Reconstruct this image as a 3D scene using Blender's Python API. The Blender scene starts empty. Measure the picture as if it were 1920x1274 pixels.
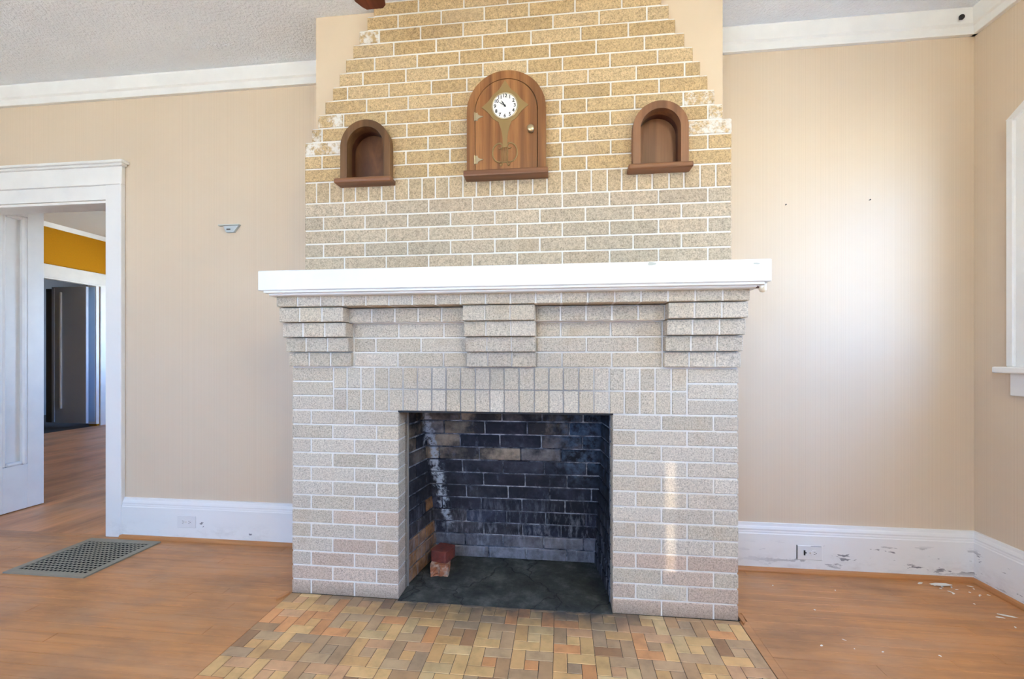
import bpy, bmesh, math, random
from mathutils import Vector, Matrix
R = random.Random(7)
S = bpy.context.scene
COL = S.collection

# ------------------------------------------------------------------ camera, world, sun, exposure
FPX = 810.0                       # focal length in pixels of the 1920 wide frame
YAW = math.atan(FPX / 7260.0)
cd = bpy.data.cameras.new('camera')
cam = bpy.data.objects.new('camera', cd)
COL.objects.link(cam)
cam.location = (0, -1.95, 1.132)
cam.rotation_euler = (math.pi / 2, 0, YAW)
cd.sensor_width = 36.0
cd.lens = FPX / 1920.0 * 36.0
cd.shift_y = 34.0 / 1920.0
cd.clip_start = 0.02
S.camera = cam
S.view_settings.view_transform = 'Standard'
S.view_settings.look = 'None'
S.view_settings.gamma = 1.0
S.view_settings.use_curve_mapping = False
S.view_settings.exposure = -0.08
S.cycles.max_bounces = 10
S.cycles.diffuse_bounces = 6
S.cycles.sample_clamp_indirect = 0.0
S.cycles.caustics_reflective = False
S.cycles.caustics_refractive = False

SKY_GAIN = 9.6
SUN_GAIN = 225.0
FILL_GAIN = 62.0
STREAK_GAIN = 13000.0
w = bpy.data.worlds.new('sky')
S.world = w
w.use_nodes = True
nt = w.node_tree
nt.nodes.clear()
tc = nt.nodes.new('ShaderNodeTexCoord')
sx = nt.nodes.new('ShaderNodeSeparateXYZ')
cr = nt.nodes.new('ShaderNodeValToRGB')
bg = nt.nodes.new('ShaderNodeBackground')
wo = nt.nodes.new('ShaderNodeOutputWorld')
nt.links.new(tc.outputs['Generated'], sx.inputs[0])
nt.links.new(sx.outputs['Z'], cr.inputs[0])
nt.links.new(cr.outputs[0], bg.inputs[0])
nt.links.new(bg.outputs[0], wo.inputs[0])
e = cr.color_ramp.elements
e[0].position = 0.0
e[0].color = (0.72, 1.13, 1.76, 1)
e[1].position = 1.0
e[1].color = (0.31, 0.74, 1.90, 1)
m_ = cr.color_ramp.elements.new(0.35)
m_.color = (0.50, 0.96, 1.82, 1)
bg.inputs[1].default_value = SKY_GAIN

sd = bpy.data.lights.new('sun', 'SUN')
sun = bpy.data.objects.new('sun', sd)
COL.objects.link(sun)
SUN_DIR = Vector((0.80, 0.0, -0.60)).normalized()
sun.rotation_euler = SUN_DIR.to_track_quat('-Z', 'Y').to_euler()
sun.location = (-20, -8, 15)
sd.energy = SUN_GAIN
sd.angle = math.radians(0.6)
sd.color = (.92, 1.0, 1.0)


def portal(name, loc, direction, sx_, sy_):
    ld = bpy.data.lights.new(name, 'AREA')
    ld.shape = 'RECTANGLE'
    ld.size = sx_
    ld.size_y = sy_
    ld.cycles.is_portal = True
    o = bpy.data.objects.new(name, ld)
    o.location = loc
    o.rotation_euler = Vector(direction).to_track_quat('-Z', 'Z').to_euler()
    COL.objects.link(o)


# ------------------------------------------------------------------ helpers
def lin(r, g, b):
    f = lambda c: (c / 255 / 12.92) if c <= 10.3 else ((c / 255 + 0.055) / 1.055) ** 2.4
    return (f(r), f(g), f(b), 1.0)


class Mat:
    """small wrapper that builds a node material"""
    def __init__(s, name, color=(.8, .8, .8, 1), rough=.6, spec=.4, metal=0.0):
        s.m = bpy.data.materials.new(name)
        s.m.use_nodes = True
        s.t = s.m.node_tree
        s.b = s.t.nodes['Principled BSDF']
        s.b.inputs['Base Color'].default_value = color
        s.b.inputs['Roughness'].default_value = rough
        s.b.inputs['Specular IOR Level'].default_value = spec
        s.b.inputs['Metallic'].default_value = metal

    def n(s, typ, **kw):
        nd = s.t.nodes.new(typ)
        for k, v in kw.items():
            setattr(nd, k, v)
        return nd

    def l(s, a, b):
        s.t.links.new(a, b)

    def pos(s, scale=(1, 1, 1), kind='world'):
        if kind == 'world':
            g = s.n('ShaderNodeNewGeometry').outputs['Position']
        else:
            g = s.n('ShaderNodeTexCoord').outputs['Object']
        mp = s.n('ShaderNodeMapping')
        mp.inputs['Scale'].default_value = scale
        s.l(g, mp.inputs[0])
        return mp.outputs[0]

    def noise(s, scale, detail=3, rough=.55, vec=None, dist=0.0):
        nd = s.n('ShaderNodeTexNoise')
        nd.inputs['Scale'].default_value = scale
        nd.inputs['Detail'].default_value = detail
        nd.inputs['Roughness'].default_value = rough
        nd.inputs['Distortion'].default_value = dist
        s.l(vec if vec is not None else s.pos(), nd.inputs['Vector'])
        return nd.outputs['Fac']

    def ramp(s, fac, stops):
        nd = s.n('ShaderNodeValToRGB')
        els = nd.color_ramp.elements
        while len(els) < len(stops):
            els.new(0.5)
        for el, (p, c) in zip(els, stops):
            el.position = p
            el.color = c if isinstance(c, tuple) else (c, c, c, 1)
        s.l(fac, nd.inputs[0])
        return nd.outputs[0]

    def mix(s, fac, a, b, mode='MIX'):
        nd = s.n('ShaderNodeMix', data_type='RGBA', blend_type=mode)
        for sock, v in ((nd.inputs[0], fac), (nd.inputs[6], a), (nd.inputs[7], b)):
            if hasattr(v, 'is_linked'):
                s.l(v, sock)
            else:
                sock.default_value = v
        return nd.outputs[2]

    def math(s, op, a, b=0.0, clamp=False):
        nd = s.n('ShaderNodeMath', operation=op, use_clamp=clamp)
        for sock, v in ((nd.inputs[0], a), (nd.inputs[1], b)):
            if hasattr(v, 'is_linked'):
                s.l(v, sock)
            else:
                sock.default_value = v
        return nd.outputs[0]

    def xyz(s):
        g = s.n('ShaderNodeNewGeometry').outputs['Position']
        sp = s.n('ShaderNodeSeparateXYZ')
        s.l(g, sp.inputs[0])
        return sp.outputs[0], sp.outputs[1], sp.outputs[2]

    def band(s, v, lo0, lo1, hi1, hi0):
        """1 between lo1 and hi1, falling to 0 at lo0 and hi0"""
        def mr(a, b, c, d):
            nd = s.n('ShaderNodeMapRange')
            nd.inputs[1].default_value = a
            nd.inputs[2].default_value = b
            nd.inputs[3].default_value = c
            nd.inputs[4].default_value = d
            s.l(v, nd.inputs[0])
            return nd.outputs[0]
        return s.math('MULTIPLY', mr(lo0, lo1, 0, 1), mr(hi1, hi0, 1, 0))

    def color(s, c):
        s.l(c, s.b.inputs['Base Color'])

    def bump(s, h, strength=.3, dist=.002):
        nd = s.n('ShaderNodeBump')
        nd.inputs['Strength'].default_value = strength
        nd.inputs['Distance'].default_value = dist
        s.l(h, nd.inputs['Height'])
        s.l(nd.outputs[0], s.b.inputs['Normal'])

    def objcol(s):
        return s.n('ShaderNodeObjectInfo').outputs['Color']


def mesh_from(bm, name='m', smooth=False):
    bmesh.ops.recalc_face_normals(bm, faces=bm.faces[:])
    me = bpy.data.meshes.new(name)
    bm.to_mesh(me)
    bm.free()
    if smooth:
        for p in me.polygons:
            p.use_smooth = True
    return me


def addbox(bm, x0, x1, y0, y1, z0, z1):
    v = [bm.verts.new(p) for p in ((x0, y0, z0), (x1, y0, z0), (x1, y1, z0), (x0, y1, z0),
                                   (x0, y0, z1), (x1, y0, z1), (x1, y1, z1), (x0, y1, z1))]
    return [bm.faces.new([v[i] for i in f]) for f in
            ((0, 3, 2, 1), (4, 5, 6, 7), (0, 1, 5, 4), (1, 2, 6, 5), (2, 3, 7, 6), (3, 0, 4, 7))]


def bevel(bm, off, seg=1):
    bmesh.ops.bevel(bm, geom=bm.edges[:], offset=off, segments=seg, profile=.6, affect='EDGES')


def boxes(*bs, bev=0.0, seg=1):
    out = bmesh.new()
    for b in bs:
        bm = bmesh.new()
        addbox(bm, *b)
        if bev:
            bevel(bm, bev, seg)
        tmp = bpy.data.meshes.new('t')
        bm.to_mesh(tmp)
        bm.free()
        out.from_mesh(tmp)
        bpy.data.meshes.remove(tmp)
    return out


def addprism(bm, pts, axis, a, b):
    """extrude a 2D outline; axis 'x': pts=(y,z); 'y': pts=(x,z); 'z': pts=(x,y)"""
    def P(p, t):
        return {'x': (t, p[0], p[1]), 'y': (p[0], t, p[1]), 'z': (p[0], p[1], t)}[axis]
    va = [bm.verts.new(P(p, a)) for p in pts]
    vb = [bm.verts.new(P(p, b)) for p in pts]
    n = len(pts)
    bm.faces.new(va)
    bm.faces.new(vb[::-1])
    for i in range(n):
        bm.faces.new((va[i], vb[i], vb[(i + 1) % n], va[(i + 1) % n]))


def prism(pts, axis, a, b):
    bm = bmesh.new()
    addprism(bm, pts, axis, a, b)
    return bm


def addtube(bm, pts, r, n=10, cap=True):
    pts = [Vector(p) for p in pts]
    rs = r if isinstance(r, (list, tuple)) else [r] * len(pts)
    rings = []
    up = None
    for i, p in enumerate(pts):
        d = (pts[min(i + 1, len(pts) - 1)] - pts[max(i - 1, 0)]).normalized()
        a = d.orthogonal().normalized() if up is None else (up - d * up.dot(d)).normalized()
        up = a
        b = d.cross(a)
        rings.append([bm.verts.new(p + (a * math.cos(2 * math.pi * k / n) + b * math.sin(2 * math.pi * k / n)) * rs[i]) for k in range(n)])
    for i in range(len(rings) - 1):
        for k in range(n):
            bm.faces.new((rings[i][k], rings[i][(k + 1) % n], rings[i + 1][(k + 1) % n], rings[i + 1][k]))
    if cap:
        bm.faces.new(rings[0][::-1])
        bm.faces.new(rings[-1])


def wloc(o):
    v = Vector(o.location)
    while o.parent:
        o = o.parent
        v = v + o.location
    return v


def link(name, me, mat=None, parent=None, at=(0, 0, 0)):
    """link a mesh (vertices relative to `at`, a world point)"""
    if isinstance(me, bmesh.types.BMesh):
        me = mesh_from(me, name)
    if mat is not None and not me.materials:
        me.materials.append(mat.m if isinstance(mat, Mat) else mat)
    o = bpy.data.objects.new(name, me)
    COL.objects.link(o)
    if parent is not None:
        o.parent = parent
        o.location = Vector(at) - wloc(parent)
    else:
        o.location = at
    return o


def part(name, bm, mat, parent, smooth=False):
    """vertices given in world space; origin moved to the parent's origin"""
    me = mesh_from(bm, name, smooth)
    base = wloc(parent)
    me.transform(Matrix.Translation(-base))
    return link(name, me, mat, parent, base)


def tag(o, label=None, cat=None, group=None, kind=None):
    for k, v in (('label', label), ('category', cat), ('group', group), ('kind', kind)):
        if v:
            o[k] = v
    return o


def thing(name, loc, label=None, cat=None, group=None, kind=None):
    o = bpy.data.objects.new(name, None)
    o.empty_display_size = .05
    o.location = loc
    COL.objects.link(o)
    return tag(o, label, cat, group, kind)


def struct(name, bm, mat, label=None, smooth=False):
    o = link(name, mesh_from(bm, name, smooth), mat)
    return tag(o, label, None, None, 'structure')


def shade(c, f):
    return (min(1, c[0] * f), min(1, c[1] * f), min(1, c[2] * f), 1)


_bc = {}


def block(name, x0, x1, y0, y1, z0, z1, mat, parent, color=None, bev=.0025, rot=None):
    """one brick, tile or plank as its own object; alike pieces share their mesh"""
    dx, dy, dz = x1 - x0, y1 - y0, z1 - z0
    key = (round(dx, 3), round(dy, 3), round(dz, 3), bev, mat.m.name)
    if key not in _bc:
        bm = bmesh.new()
        addbox(bm, -dx / 2, dx / 2, -dy / 2, dy / 2, -dz / 2, dz / 2)
        if bev:
            bevel(bm, bev)
        me = mesh_from(bm, name)
        me.materials.append(mat.m)
        _bc[key] = me
    o = link(name, _bc[key], None, parent, ((x0 + x1) / 2, (y0 + y1) / 2, (z0 + z1) / 2))
    if color:
        o.color = color
    if rot:
        o.rotation_euler = rot
    return o


# ------------------------------------------------------------------ materials
# painted white woodwork
M_white = Mat('white_paint', (.80, .80, .79, 1), .35, .45)
nz = M_white.noise(9, 4)
M_white.color(M_white.mix(M_white.ramp(nz, [(.35, 0.0), (.75, 1.0)]), (.81, .81, .80, 1), (.76, .76, .755, 1)))
M_white.bump(M_white.noise(60, 2), .05, .002)
# baseboards: same paint, scuffed and chipped
M_base = Mat('chipped_white_paint', (.78, .78, .78, 1), .4, .45)
x, y, z = M_base.xyz()
chip = M_base.noise(13, 4, .65, M_base.pos((.55, .55, 2.2)))
chipm = M_base.ramp(chip, [(.595, 0.0), (.61, 1.0)])
chipm = M_base.math('MULTIPLY', chipm, M_base.band(z, .02, .05, .13, .17))
chipm = M_base.math('MULTIPLY', chipm, M_base.band(x, .9, 1.5, 3, 4))
scuff = M_base.math('MULTIPLY', M_base.ramp(M_base.noise(7, 5, .7, M_base.pos((1, 1, 2))), [(.5, 0.0), (.72, .45)]), M_base.band(z, -.05, .01, .06, .13))
cc = M_base.mix(scuff, (.79, .79, .79, 1), (.52, .50, .49, 1))
M_base.color(M_base.mix(chipm, cc, (.24, .24, .26, 1)))
M_base.bump(chipm, -.4, .002)
# ribbed wallpaper
M_paper = Mat('ribbed_wallpaper', (.66, .54, .40, 1), 0.45, .45)
xx, yy, zz = M_paper.xyz()
ssum = M_paper.math('ADD', xx, yy)
cb = M_paper.n('ShaderNodeCombineXYZ')
M_paper.l(ssum, cb.inputs[0])
st = M_paper.noise(210, 2, .5, cb.outputs[0])
st2 = M_paper.noise(26, 2, .5, cb.outputs[0])
blot = M_paper.noise(2.2, 4, .6)
c1 = M_paper.mix(M_paper.ramp(st, [(.3, 0.0), (.7, 1.0)]), (.62, .50, .375, 1), (.715, .59, .455, 1))
c1 = M_paper.mix(M_paper.ramp(st2, [(.35, 0.0), (.7, .35)]), c1, (.665, .56, .44, 1))
c1 = M_paper.mix(M_paper.ramp(blot, [(.4, 0.0), (.75, .3)]), c1, (.60, .485, .36, 1))
M_paper.color(c1)
M_paper.bump(st, .25, .001)
# plain painted plaster of the chimney breast
M_breast = Mat('beige_plaster', (.70, .57, .42, 1), .6, .3)
M_breast.color(M_breast.mix(M_breast.noise(4, 3), (.72, .585, .43, 1), (.66, .53, .39, 1)))
# stippled ceiling
M_ceil = Mat('stippled_ceiling', (.74, .74, .73, 1), .85, .2)
h1 = M_ceil.noise(75, 3, .6)
h2 = M_ceil.noise(2.0, 3)
M_ceil.color(M_ceil.mix(M_ceil.ramp(h2, [(.35, 0.0), (.75, 1.0)]), (.88, .935, 1.0, 1), (.82, .87, .94, 1)))
M_ceil.bump(M_ceil.ramp(h1, [(.35, 0.0), (.65, 1.0)]), .7, .006)

# speckled face brick, tinted brick by brick
M_brick = Mat('speckled_face_brick', (.5, .45, .38, 1), .75, .25)
oc = M_brick.objcol()
sp = M_brick.noise(165, 3, .8)
sp2 = M_brick.noise(75, 3, .6)
c1 = M_brick.mix(1.0, oc, M_brick.ramp(sp, [(.33, .45), (.43, .86), (.53, 1.04), (.66, 1.25)]), 'MULTIPLY')
c1 = M_brick.mix(1.0, c1, M_brick.ramp(sp2, [(.3, .80), (.5, 1.0), (.7, 1.08)]), 'MULTIPLY')
blt = M_brick.noise(7, 4, .6)
c1 = M_brick.mix(M_brick.ramp(blt, [(.56, 0.0), (.75, .45)]), c1, (.40, .30, .20, 1))
bx, by, bz = M_brick.xyz()
soot = M_brick.math('MULTIPLY', M_brick.band(bx, -.95, -.45, -.10, .25), M_brick.band(bz, .93, 1.0, 1.06, 1.22))
soot = M_brick.math('MULTIPLY', soot, M_brick.ramp(M_brick.noise(4, 3), [(.3, .05), (.7, .28)]))
c1 = M_brick.mix(soot, c1, (.20, .205, .215, 1))
c1 = M_brick.mix(M_brick.math('MULTIPLY', M_brick.band(bz, -.2, -.1, .004, .055), .5), c1, (.20, .15, .11, 1))
al = M_brick.n('ShaderNodeObjectInfo').outputs['Alpha']
smear = M_brick.math('MULTIPLY', M_brick.math('SUBTRACT', 1.0, al), M_brick.ramp(M_brick.noise(24, 5, .75), [(.45, 0.0), (.58, .9)]))
c1 = M_brick.mix(smear, c1, (.74, .72, .68, 1))
M_brick.color(c1)
M_brick.bump(sp, .35, .002)
M_mortar = Mat('white_mortar', (.72, .71, .68, 1), .9, .2)
mx, my, mz = M_mortar.xyz()
msoot = M_mortar.math('MULTIPLY', M_mortar.band(mx, -.92, -.58, .05, .34), M_mortar.band(mz, .86, .88, 1.05, 1.20))
c1 = M_mortar.mix(M_mortar.noise(40, 3), (.80, .785, .75, 1), (.66, .65, .63, 1))
M_mortar.color(M_mortar.mix(M_mortar.math('MULTIPLY', msoot, .8), c1, (.16, .16, .17, 1)))
M_mortar.bump(M_mortar.noise(90, 3), .4, .002)

# firebox lining: sooty firebrick
M_fire = Mat('sooty_firebrick', (.1, .1, .1, 1), .8, .25)
oc = M_fire.objcol()
f1 = M_fire.noise(9, 6, .7)
f2 = M_fire.noise(28, 5, .7, M_fire.pos((1, 1, .45)))
c1 = M_fire.mix(1.0, oc, M_fire.ramp(f1, [(.3, .35), (.5, 1.0), (.7, 1.6)]), 'MULTIPLY')
fx, fy, fz = M_fire.xyz()
# soot that ignores the joints, pale vertical runs low down, a bluish bloom high on the right
blk = M_fire.math('MULTIPLY', M_fire.ramp(M_fire.noise(5.5, 5, .65), [(.40, 0.0), (.60, .92)]), M_fire.band(fz, .10, .22, .95, 1.0))
c1 = M_fire.mix(blk, c1, (.016, .017, .024, 1))
runs = M_fire.noise(1.0, 5, .7, M_fire.pos((42, 42, 7)))
c1 = M_fire.mix(M_fire.math('MULTIPLY', M_fire.ramp(runs, [(.50, 0.0), (.70, .75)]), M_fire.band(fz, -.1, .0, .16, .42)), c1, (.27, .28, .33, 1))
blue = M_fire.math('MULTIPLY', M_fire.band(fx, -.08, .06, .15, .25), M_fire.band(fz, .42, .58, .80, .95))
blue = M_fire.math('MULTIPLY', blue, M_fire.ramp(M_fire.noise(18, 5, .7), [(.42, 0.0), (.66, .8)]))
c1 = M_fire.mix(blue, c1, (.10, .16, .25, 1))
c1 = M_fire.mix(M_fire.ramp(f2, [(.58, 0.0), (.80, .45)]), c1, (.17, .19, .26, 1))
# pale efflorescence running down beside the left back corner
diag = M_fire.math('ADD', fx, M_fire.math('MULTIPLY', fz, .155))
diag = M_fire.math('ADD', diag, M_fire.math('MULTIPLY', M_fire.math('SUBTRACT', M_fire.noise(14, 5, .7), .5), .13))
eff = M_fire.math('MULTIPLY', M_fire.band(diag, -.625, -.607, -.578, -.560), M_fire.band(fz, .16, .24, .9, 1.0))
eff = M_fire.math('MULTIPLY', eff, M_fire.ramp(M_fire.noise(36, 4, .7), [(.40, 0.0), (.52, .95)]))
eff = M_fire.math('MULTIPLY', eff, M_fire.band(fy, .27, .29, .6, .7))
c1 = M_fire.mix(eff, c1, (.42, .47, .55, 1))
M_fire.color(c1)
M_fire.bump(f2, .6, .004)
M_edge = Mat('grey_edge_mortar', (.30, .29, .28, 1), .9, .2)
M_fmort = Mat('stained_firebox_mortar', (.25, .25, .27, 1), .9, .2)
f3 = M_fmort.noise(6, 6, .75)
M_fmort.color(M_fmort.ramp(f3, [(.38, (.02, .02, .028, 1)), (.5, (.13, .14, .17, 1)), (.62, (.42, .43, .47, 1))]))
M_fmort.bump(M_fmort.noise(60, 4), .5, .003)
# firebox floor
M_conc = Mat('cracked_sooty_concrete', (.07, .075, .07, 1), .85, .2)
vo = M_conc.n('ShaderNodeTexVoronoi', feature='DISTANCE_TO_EDGE')
vo.inputs['Scale'].default_value = 3.1
wv = M_conc.n('ShaderNodeVectorMath', operation='ADD')
nzv = M_conc.n('ShaderNodeTexNoise')
nzv.inputs['Scale'].default_value = 9
M_conc.l(M_conc.pos(), nzv.inputs['Vector'])
sc_ = M_conc.n('ShaderNodeVectorMath', operation='SCALE')
sc_.inputs['Scale'].default_value = .16
M_conc.l(nzv.outputs['Color'], sc_.inputs[0])
M_conc.l(M_conc.pos(), wv.inputs[0])
M_conc.l(sc_.outputs[0], wv.inputs[1])
M_conc.l(wv.outputs[0], vo.inputs['Vector'])
crk = M_conc.ramp(vo.outputs['Distance'], [(.0, 0.25), (.016, 1.0)])
c1 = M_conc.ramp(M_conc.noise(7, 6, .7), [(.3, (.022, .024, .023, 1)), (.5, (.055, .058, .053, 1)), (.75, (.15, .155, .14, 1))])
M_conc.color(M_conc.mix(crk, (.015, .015, .015, 1), c1))
M_conc.bump(crk, .6, .004)

# hearth tiles
M_tile = Mat('hearth_tile', (.5, .4, .25, 1), .42, .4)
oc = M_tile.objcol()
t1 = M_tile.noise(14, 4, .6)
c1 = M_tile.mix(1.0, oc, M_tile.ramp(t1, [(.3, .78), (.5, 1.0), (.7, 1.12)]), 'MULTIPLY')
tx, ty, tz = M_tile.xyz()
sm = M_tile.math('MULTIPLY', M_tile.band(tx, -1.15, -.70, .2, .5), M_tile.band(ty, -.20, -.015, .2, .3))
sm = M_tile.math('MULTIPLY', sm, M_tile.ramp(M_tile.noise(11, 4), [(.3, .4), (.6, 1.0)]))
M_tile.color(M_tile.mix(sm, c1, (.07, .065, .06, 1)))
M_tile.bump(M_tile.noise(50, 3), .12, .002)
M_grout = Mat('tile_joint', (.10, .075, .05, 1), .9, .2)


def wood_floor(name, tone, axis):
    m = Mat(name, (.4, .22, .12, 1), .38, .45)
    oi = m.n('ShaderNodeObjectInfo')
    ge = m.n('ShaderNodeNewGeometry')
    rnd = m.math('FRACT', m.math('ADD', oi.outputs['Random'], m.math('MULTIPLY', ge.outputs['Random Per Island'], 7.31)))
    sc = (1.6, 38, 38) if axis == 'x' else (38, 1.6, 38)
    g = m.noise(1.0, 5, .65, m.pos(sc), .6)
    g2 = m.noise(1.5, 5, .65, m.pos((1, 2.6, 1) if axis == 'x' else (2.6, 1, 1)))
    base = m.ramp(rnd, [(0.0, shade(tone, .93)), (.5, tone), (1.0, shade(tone, 1.07))])
    c = m.mix(1.0, base, m.ramp(g, [(.3, .80), (.5, 1.0), (.72, 1.11)]), 'MULTIPLY')
    c = m.mix(m.ramp(g2, [(.46, 0.0), (.68, .60)]), c, (.22, .125, .075, 1))
    c = m.mix(m.ramp(m.noise(2.3, 5, .6, m.pos((1, 2, 1))), [(.48, 0.0), (.72, .5)]), c, (.47, .30, .19, 1))
    m.color(c)
    m.l(m.ramp(g2, [(.3, .30), (.7, .48)]), m.b.inputs['Roughness'])
    m.bump(g, .12, .001)
    return m


M_floor = wood_floor('worn_oak_strip', (.56, .256, .094, 1), 'x')
M_floor2 = wood_floor('worn_oak_strip_next_room', (.62, .275, .11, 1), 'y')
M_sub = Mat('dark_subfloor', (.05, .03, .02, 1), .9)
M_shoe = Mat('varnished_shoe_wood', (.50, .215, .075, 1), .35, .45)
M_shoe.color(M_shoe.mix(M_shoe.noise(1.0, 4, .6, M_shoe.pos((3, 3, 60))), (.58, .27, .10, 1), (.36, .14, .05, 1)))


def wood(name, a, b, scale=(60, 60, 2.2), rough=.4):
    m = Mat(name, a, rough, .4)
    g = m.noise(1.0, 5, .6, m.pos(scale), .8)
    g2 = m.noise(1.0, 2, .5, m.pos((scale[0] * .28, scale[1] * .28, scale[2] * .28)))
    c = m.mix(m.ramp(g, [(.3, 0.0), (.7, 1.0)]), a, b)
    c = m.mix(m.ramp(g2, [(.42, 0.0), (.58, .7)]), c, shade(b, .65))
    m.color(c)
    m.bump(g, .08, .001)
    return m


M_walnut = wood('walnut', (.43, .195, .068, 1), (.22, .085, .028, 1))
M_walnut_x = wood('walnut_sill', (.27, .118, .052, 1), (.18, .072, .032, 1), (3, 60, 60))
M_niche = wood('niche_wood', (.205, .105, .042, 1), (.125, .058, .022, 1))
M_niche2 = wood('niche_wood_lighter', (.285, .132, .062, 1), (.21, .092, .044, 1))
M_niche_in = wood('niche_lining', (.105, .032, .015, 1), (.06, .018, .009, 1))  # dark reddish lining, with the shade of the recess put into its colour
M_niche_back = wood('niche_back_board', (.19, .078, .026, 1), (.10, .036, .016, 1), (26, 26, 9))
M_brass = Mat('dull_brass', (.30, .20, .08, 1), .5, .4, .25)
M_gold = Mat('bright_brass', (.56, .47, .30, 1), .28, .5, .85)
M_dial = Mat('dial_white', (.84, .84, .82, 1), .4)
M_black = Mat('black_ink', (.015, .015, .015, 1), .5)
M_iron = Mat('black_iron', (.02, .02, .022, 1), .6)
M_mahog = wood('mahogany', (.22, .05, .022, 1), (.13, .028, .014, 1), (60, 3, 60), .3)
M_grille = Mat('grey_green_grille', (.20, .205, .18, 1), .5, .4)
M_grille.color(M_grille.mix(M_grille.noise(18, 4), (.33, .305, .235, 1), (.23, .212, .165, 1)))
M_dark = Mat('dark_void', (.012, .012, .013, 1), .9, .1)
M_outlet = Mat('white_plastic', (.74, .74, .74, 1), .35, .5)
M_ivory = Mat('ivory_ceramic', (.74, .66, .52, 1), .3, .5)
M_rust = Mat('rusty_screw', (.14, .07, .05, 1), .6)
M_pale = Mat('pale_grey_green_plastic', (.50, .53, .50, 1), .4)
M_pale2 = Mat('pale_blue_plastic', (.46, .53, .57, 1), .3, .6)
M_flake = Mat('paint_flake', (.85, .85, .83, 1), .5)
M_red = Mat('red_common_brick', (.19, .04, .03, 1), .85)
M_red.color(M_red.mix(M_red.ramp(M_red.noise(22, 5, .7), [(.35, 0.0), (.7, 1.0)]), (.22, .045, .032, 1), (.10, .035, .03, 1)))
M_red.bump(M_red.noise(70, 4), .5, .003)
M_orange = Mat('broken_orange_brick', (.33, .13, .06, 1), .9)
M_orange.color(M_orange.mix(M_orange.ramp(M_orange.noise(30, 5, .7), [(.45, 0.0), (.65, 1.0)]), (.36, .13, .06, 1), (.52, .38, .29, 1)))
M_orange.bump(M_orange.noise(60, 4), .8, .004)
M_yellow = Mat('mustard_wall', (.60, .30, .03, 1), .8, .1)
M_yellow.color(M_yellow.mix(M_yellow.noise(60, 3), (.62, .285, .010, 1), (.50, .22, .012, 1)))
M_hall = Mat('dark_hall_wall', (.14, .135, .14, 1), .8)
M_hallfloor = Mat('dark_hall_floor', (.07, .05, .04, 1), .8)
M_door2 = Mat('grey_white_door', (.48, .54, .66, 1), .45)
M_blue = Mat('blue_lit_board', (.55, .74, .92, 1), .35, .5)  # bluish light falling on the board is put into its colour
M_nextceil = Mat('next_room_ceiling', (.58, .56, .53, 1), .85)
M_ground = Mat('sunlit_ground', (.34, .255, .165, 1), .95)
M_ground.color(M_ground.mix(M_ground.noise(.6, 4), (.32, .30, .26, 1), (.25, .24, .21, 1)))
M_ext = Mat('outside_plaster', (.6, .6, .6, 1), .9)

M_glass = Mat('window_glass', (1, 1, 1, 1), .02)
tr = M_glass.n('ShaderNodeBsdfTransparent')
gl = M_glass.n('ShaderNodeBsdfGlossy')
gl.inputs['Roughness'].default_value = .02
mxs = M_glass.n('ShaderNodeMixShader')
mxs.inputs[0].default_value = .05
M_glass.l(tr.outputs[0], mxs.inputs[1])
M_glass.l(gl.outputs[0], mxs.inputs[2])
M_glass.l(mxs.outputs[0], M_glass.t.nodes['Material Output'].inputs['Surface'])

# ------------------------------------------------------------------ room shell
CZ = 2.89            # ceiling
YB = 0.50            # face of the back wall
XR = 2.098           # face of the right wall
XL = -4.60
YR = -4.20
DX0, DX1, DZ = -3.98, -2.84, 2.13   # doorway

struct('wall_back', boxes((XL - .15, DX0, YB, YB + .15, 0, CZ), (DX0, DX1, YB, YB + .15, DZ, CZ),
                          (DX1, XR + .15, YB, YB + .15, 0, CZ)), M_paper)
WZ0, WZ1 = 1.09, 2.36
WINS = [(-.84, .02), (-2.95, -1.80)]
bxs = [(XR, XR + .15, YR - .15, YB, 0, WZ0), (XR, XR + .15, YR - .15, YB, WZ1, CZ),
       (XR, XR + .15, WINS[0][1], YB, WZ0, WZ1), (XR, XR + .15, WINS[1][1], WINS[0][0], WZ0, WZ1),
       (XR, XR + .15, YR - .15, WINS[1][0], WZ0, WZ1)]
struct('wall_right', boxes(*bxs), M_paper)
struct('wall_left', boxes((XL - .15, XL, YR - .15, YB, 0, CZ)), M_paper)
RWS = [(-4.1, -2.7, .85, 2.45), (-2.0, -.6, .85, 2.45), (.15, .80, 1.0, 2.5)]      # rear windows: x0,x1,z0,z1 (the last is added to shape the streaks)
bxs = []
xa_ = XL
for x0_, x1_, z0_, z1_ in RWS:
    bxs += [(xa_, x0_, YR - .15, YR, 0, CZ), (x0_, x1_, YR - .15, YR, 0, z0_), (x0_, x1_, YR - .15, YR, z1_, CZ)]
    xa_ = x1_
bxs.append((xa_, XR, YR - .15, YR, 0, CZ))
struct('wall_rear', boxes(*bxs), M_paper)
ceiling = struct('ceiling', boxes((XL - .15, XR + .15, YR - .15, YB + .15, CZ, CZ + .12)), M_ceil)
# lifted seams in the ceiling finish
bm = bmesh.new()
for (ax, ay, bx_, by_, n) in ((-2.17, .290, -1.74, .275, 70), (-3.40, .0, -2.75, -.06, 60)):
    for i in range(n):
        f = (i + R.uniform(-.4, .4)) / n
        w_ = math.sin(math.pi * min(max(f, 0), 1)) ** .5
        px_ = ax + (bx_ - ax) * f
        py_ = ay + (by_ - ay) * f + R.gauss(0, .010) * w_
        rr = R.uniform(.002, .0075) * w_ + .001
        bmesh.ops.create_icosphere(bm, subdivisions=1, radius=rr, matrix=Matrix.Translation((px_, py_, CZ)) @ Matrix.Diagonal((1.6, .8, .8, 1)))
tag(part('peeling_seam', bm, M_ceil, ceiling), kind='stuff')

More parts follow.
